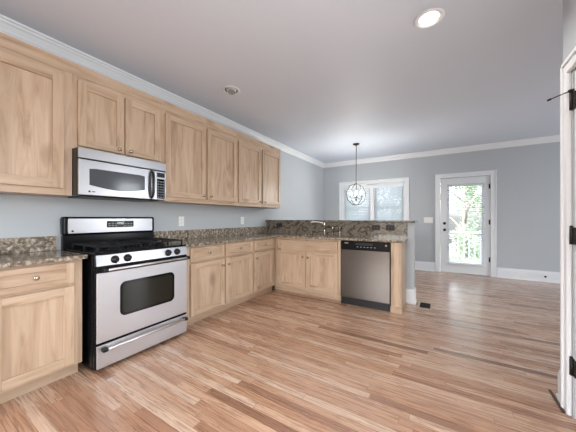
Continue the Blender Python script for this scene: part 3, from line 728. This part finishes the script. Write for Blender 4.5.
# floor register
t = thing('floor_vent', 'small floor vent with dark grille by the end of the bar', 'vent', (-.215, 3.91, 0))
vx0, vx1, vy0, vy1 = -.300, -.130, 3.765, 4.055
m = MB()
for a in ((vx0, vx0+.022, vy0, vy1), (vx1-.022, vx1, vy0, vy1), (vx0+.022, vx1-.022, vy0, vy0+.022), (vx0+.022, vx1-.022, vy1-.022, vy1)): m.box(*a, .0003, .006, .001)
obj('frame', m, M['blonde'], t)
obj('backing', MB().box(vx0+.02, vx1-.02, vy0+.02, vy1-.02, .0003, .001), M['dark'], t)
m = MB(); y = vy0+.03
while y < vy1-.03: m.box(vx0+.021, vx1-.021, y, y+.005, .001, .0045); y += .016
obj('louvres', m, M['bronze'], t)

# ------------------------------------------------------------------ ceiling fixtures
def can(label, x, y, lit):
    t = thing('recessed_light', label, 'ceiling light', (x, y, CZ), 'recessed ceiling lights')
    obj('trim_ring', MB().lathe((x, y, CZ), [(.081, .02), (.081, -.001), (.100, -.001), (.102, -.004), (.096, -.009), (.080, -.010), (.075, -.004), (.074, .02)], loop=True), M['white'], t)
    obj('baffle', MB().lathe((x, y, CZ), [(.0735, -.003), (.078, .06), (.078, .10), (0, .10), (0, .099), (.073, .099), (.0715, .06), (.069, -.003)], loop=True), M['white'] if lit else M['rubber'], t)
    if lit:
        obj('lamp', MB().lathe((x, y, CZ+.03), [(0, 0), (.035, .002), (.052, .010), (.055, .022), (.04, .05), (.03, .066), (0, .067)]), M['lens'], t)
    else:
        e = obj('eyeball', MB().sph((x, y, CZ+.015), .066, (1, 1, .75)), M['can'], t)
        obj('lamp_face', MB().lathe((x+.016, y-.010, CZ-.036), [(.040, 0), (.042, .003), (.040, .008), (0, .008)], (-.25, .2, 1)), M['eyeball'], e)
    return t
can('lit white recessed ceiling light towards the right of the ceiling', *LIGHTS[0][:1], LIGHTS[0][1], True)
can('unlit recessed eyeball light above the wall cabinets, left side of the ceiling', LIGHTS[1][0], LIGHTS[0][1], False)
sl = bpy.data.lights.new('recessed_lamp', 'SPOT'); sl.energy = 36; sl.spot_size = math.radians(160); sl.spot_blend = .8; sl.shadow_soft_size = .05; sl.color = (1, .96, .90)
so = bpy.data.objects.new('recessed_lamp', sl); COL.objects.link(so); so.location = (LIGHTS[0][0], LIGHTS[0][1], CZ-.012)

# chandelier
CX, CY, CCZ, CR = -1.512, 5.10, 1.672, .212
t = thing('chandelier', 'orb chandelier of bent metal rings hanging in front of the far window', 'chandelier', (CX, CY, CCZ-CR))
obj('canopy', MB().lathe((CX, CY, CZ), [(.0, 0), (.066, 0), (.066, -.010), (.055, -.020), (.014, -.030), (.010, -.045), (0, -.046)]), M['bronze'], t)
obj('rod', MB().cyl((CX, CY, CCZ+CR), (CX, CY, CZ-.045), .0065, n=10), M['bronze'], t)
def orb_ring(ax, wob, name, rad=CR, tilt=0):
    K = 126; pts = []
    for k in range(K):
        a = 2*math.pi*k/K; r_ = rad*(1+wob*((1-abs(math.sin(4.5*a)))**1.5-.25))
        if name == 'ring_band': p = Vector((r_*math.cos(a), r_*math.sin(a), 0))
        else: p = Vector((r_*math.sin(a)*math.cos(ax), r_*math.sin(a)*math.sin(ax), r_*math.cos(a)))
        pts.append((CX+p.x, CY+p.y, CCZ+p.z))
    obj(name, MB().tube(pts, .0075, 8, True), M['bronze'], t)
for k in range(2): orb_ring(math.radians(46+90*k), .065, 'orb_ring')
obj('stem', MB().cyl((CX, CY, CCZ-.105), (CX, CY, CCZ+CR), .007, n=10).sph((CX, CY, CCZ-.11), .020).lathe((CX, CY, CCZ-.06), [(.0, 0), (.03, .004), (.034, .012), (0, .02)]), M['bronze'], t)
for k in range(4):
    a = math.radians(20+90*k); ex, ey = CX+.105*math.cos(a), CY+.105*math.sin(a); mx_, my_ = CX+.06*math.cos(a), CY+.06*math.sin(a)
    arm = obj('arm', MB().tube([(CX, CY, CCZ-.055), (mx_, my_, CCZ-.085), (ex, ey, CCZ-.07), (ex, ey, CCZ-.045)], .0055, 8).lathe((ex, ey, CCZ-.045), [(.020, 0), (.022, .006), (.012, .008), (.011, .035), (0, .036)]), M['bronze'], t)
    obj('bulb', MB().lathe((ex, ey, CCZ-.010), [(.009, 0), (.017, .018), (.018, .035), (.012, .055), (.004, .072), (0, .076)]), M['bulb'], arm)
pl = bpy.data.lights.new('chandelier_glow', 'POINT'); pl.energy = 42; pl.shadow_soft_size = .06; pl.color = (1, .96, .91)
po = bpy.data.objects.new('chandelier_glow', pl); COL.objects.link(po); po.location = (CX, CY, CCZ+.06)

# ------------------------------------------------------------------ outdoors: deck, railing, trees
struct('ground', MB().box(-20, 24, YF+3.2, 50, -3.2, -3.0), M['ground'])
dk = MB(); y = YF+.16
while y < YF+2.2: dk.box(-2.6, 4.2, y, y+.135, -.16, -.10); y += .142
tag(obj('deck', dk, M['deck']), 'grey board deck outside the far door, behind the blind', 'deck')
RYY = YF+2.0
t = thing('railing', 'grey deck railing with upright balusters seen through the far door', 'railing', (.8, RYY, -.10))
obj('top_rail', MB().box(-2.6, 4.2, RYY-.045, RYY+.045, .775, .825, .004), M['rail'], t)
obj('bottom_rail', MB().box(-2.6, 4.2, RYY-.02, RYY+.02, -.02, .03, .003), M['rail'], t)
for px in (-2.5, -.6, 1.75, 4.1): obj('post', MB().box(px-.045, px+.045, RYY-.045, RYY+.045, -.10, .775), M['rail'], t)
x = -2.40
while x < 4.0:
    if min(abs(x-p) for p in (-2.5, -.6, 1.75, 4.1)) > .08: obj('baluster', MB().box(x-.019, x+.019, RYY-.019, RYY+.019, .03, .775), M['rail'], t)
    x += .125
def tree(label, x, y, h, r, nl, mat):
    t = thing('tree', label, 'tree', (x, y, -3.0), 'trees beyond the deck')
    tr = MB(); tr.tube([(x, y, -3.0), (x+.05, y, -1.0), (x-.04, y, 1.0), (x, y, h-.6)], lambda f: .10*(1-.75*f), 10)
    for k in range(7):
        a = k*2.4; zz = .2+(h-1)*k/9
        tr.tube([(x, y, zz), (x+math.cos(a)*r*.4, y+math.sin(a)*r*.4, zz+.5), (x+math.cos(a)*r*.75, y+math.sin(a)*r*.75, zz+.8)], lambda f: .05*(1-.7*f), 6)
    obj('trunk', tr, M['bark'], t)
    lv = MB(); bm = lv.bm
    cg = lambda: max(-1.0, min(1.0, random.gauss(0, .55)))*(r-.45)
    cl = [(x+cg(), y+cg(), random.uniform(-1.4, h), random.uniform(.25, .45)) for _ in range(60)]
    for _ in range(nl):
        c = random.choice(cl); d = Vector((random.gauss(0, 1), random.gauss(0, 1), random.gauss(0, 1))).normalized()*c[3]*random.random()**.4
        p = Vector(c[:3])+d; s_ = random.uniform(.05, .10)
        u = Vector((random.gauss(0, 1), random.gauss(0, 1), random.gauss(0, 1))).normalized(); v_ = u.orthogonal().normalized()
        bm.faces.new([bm.verts.new(q) for q in (p-u*s_, p+v_*s_*.5, p+u*s_, p-v_*s_*.5)])
    obj('crown', lv, M[mat], t)
tree('pale leafy tree behind the railing, seen through the far door glass', .72, 12.2, 4.6, 1.25, 5000, 'leaf_b')
tree('darker leafy tree farther back, to the right behind the far door blind', 2.5, 16.4, 5.6, 1.7, 4000, 'leaf_a')
tree('dark leafy tree outside the right half of the far window', -2.0, 12.6, 4.6, 1.35, 4000, 'leaf_a')
tree('pale leafy tree outside the left half of the far window', -4.8, 13.4, 4.6, 1.4, 4000, 'leaf_b')
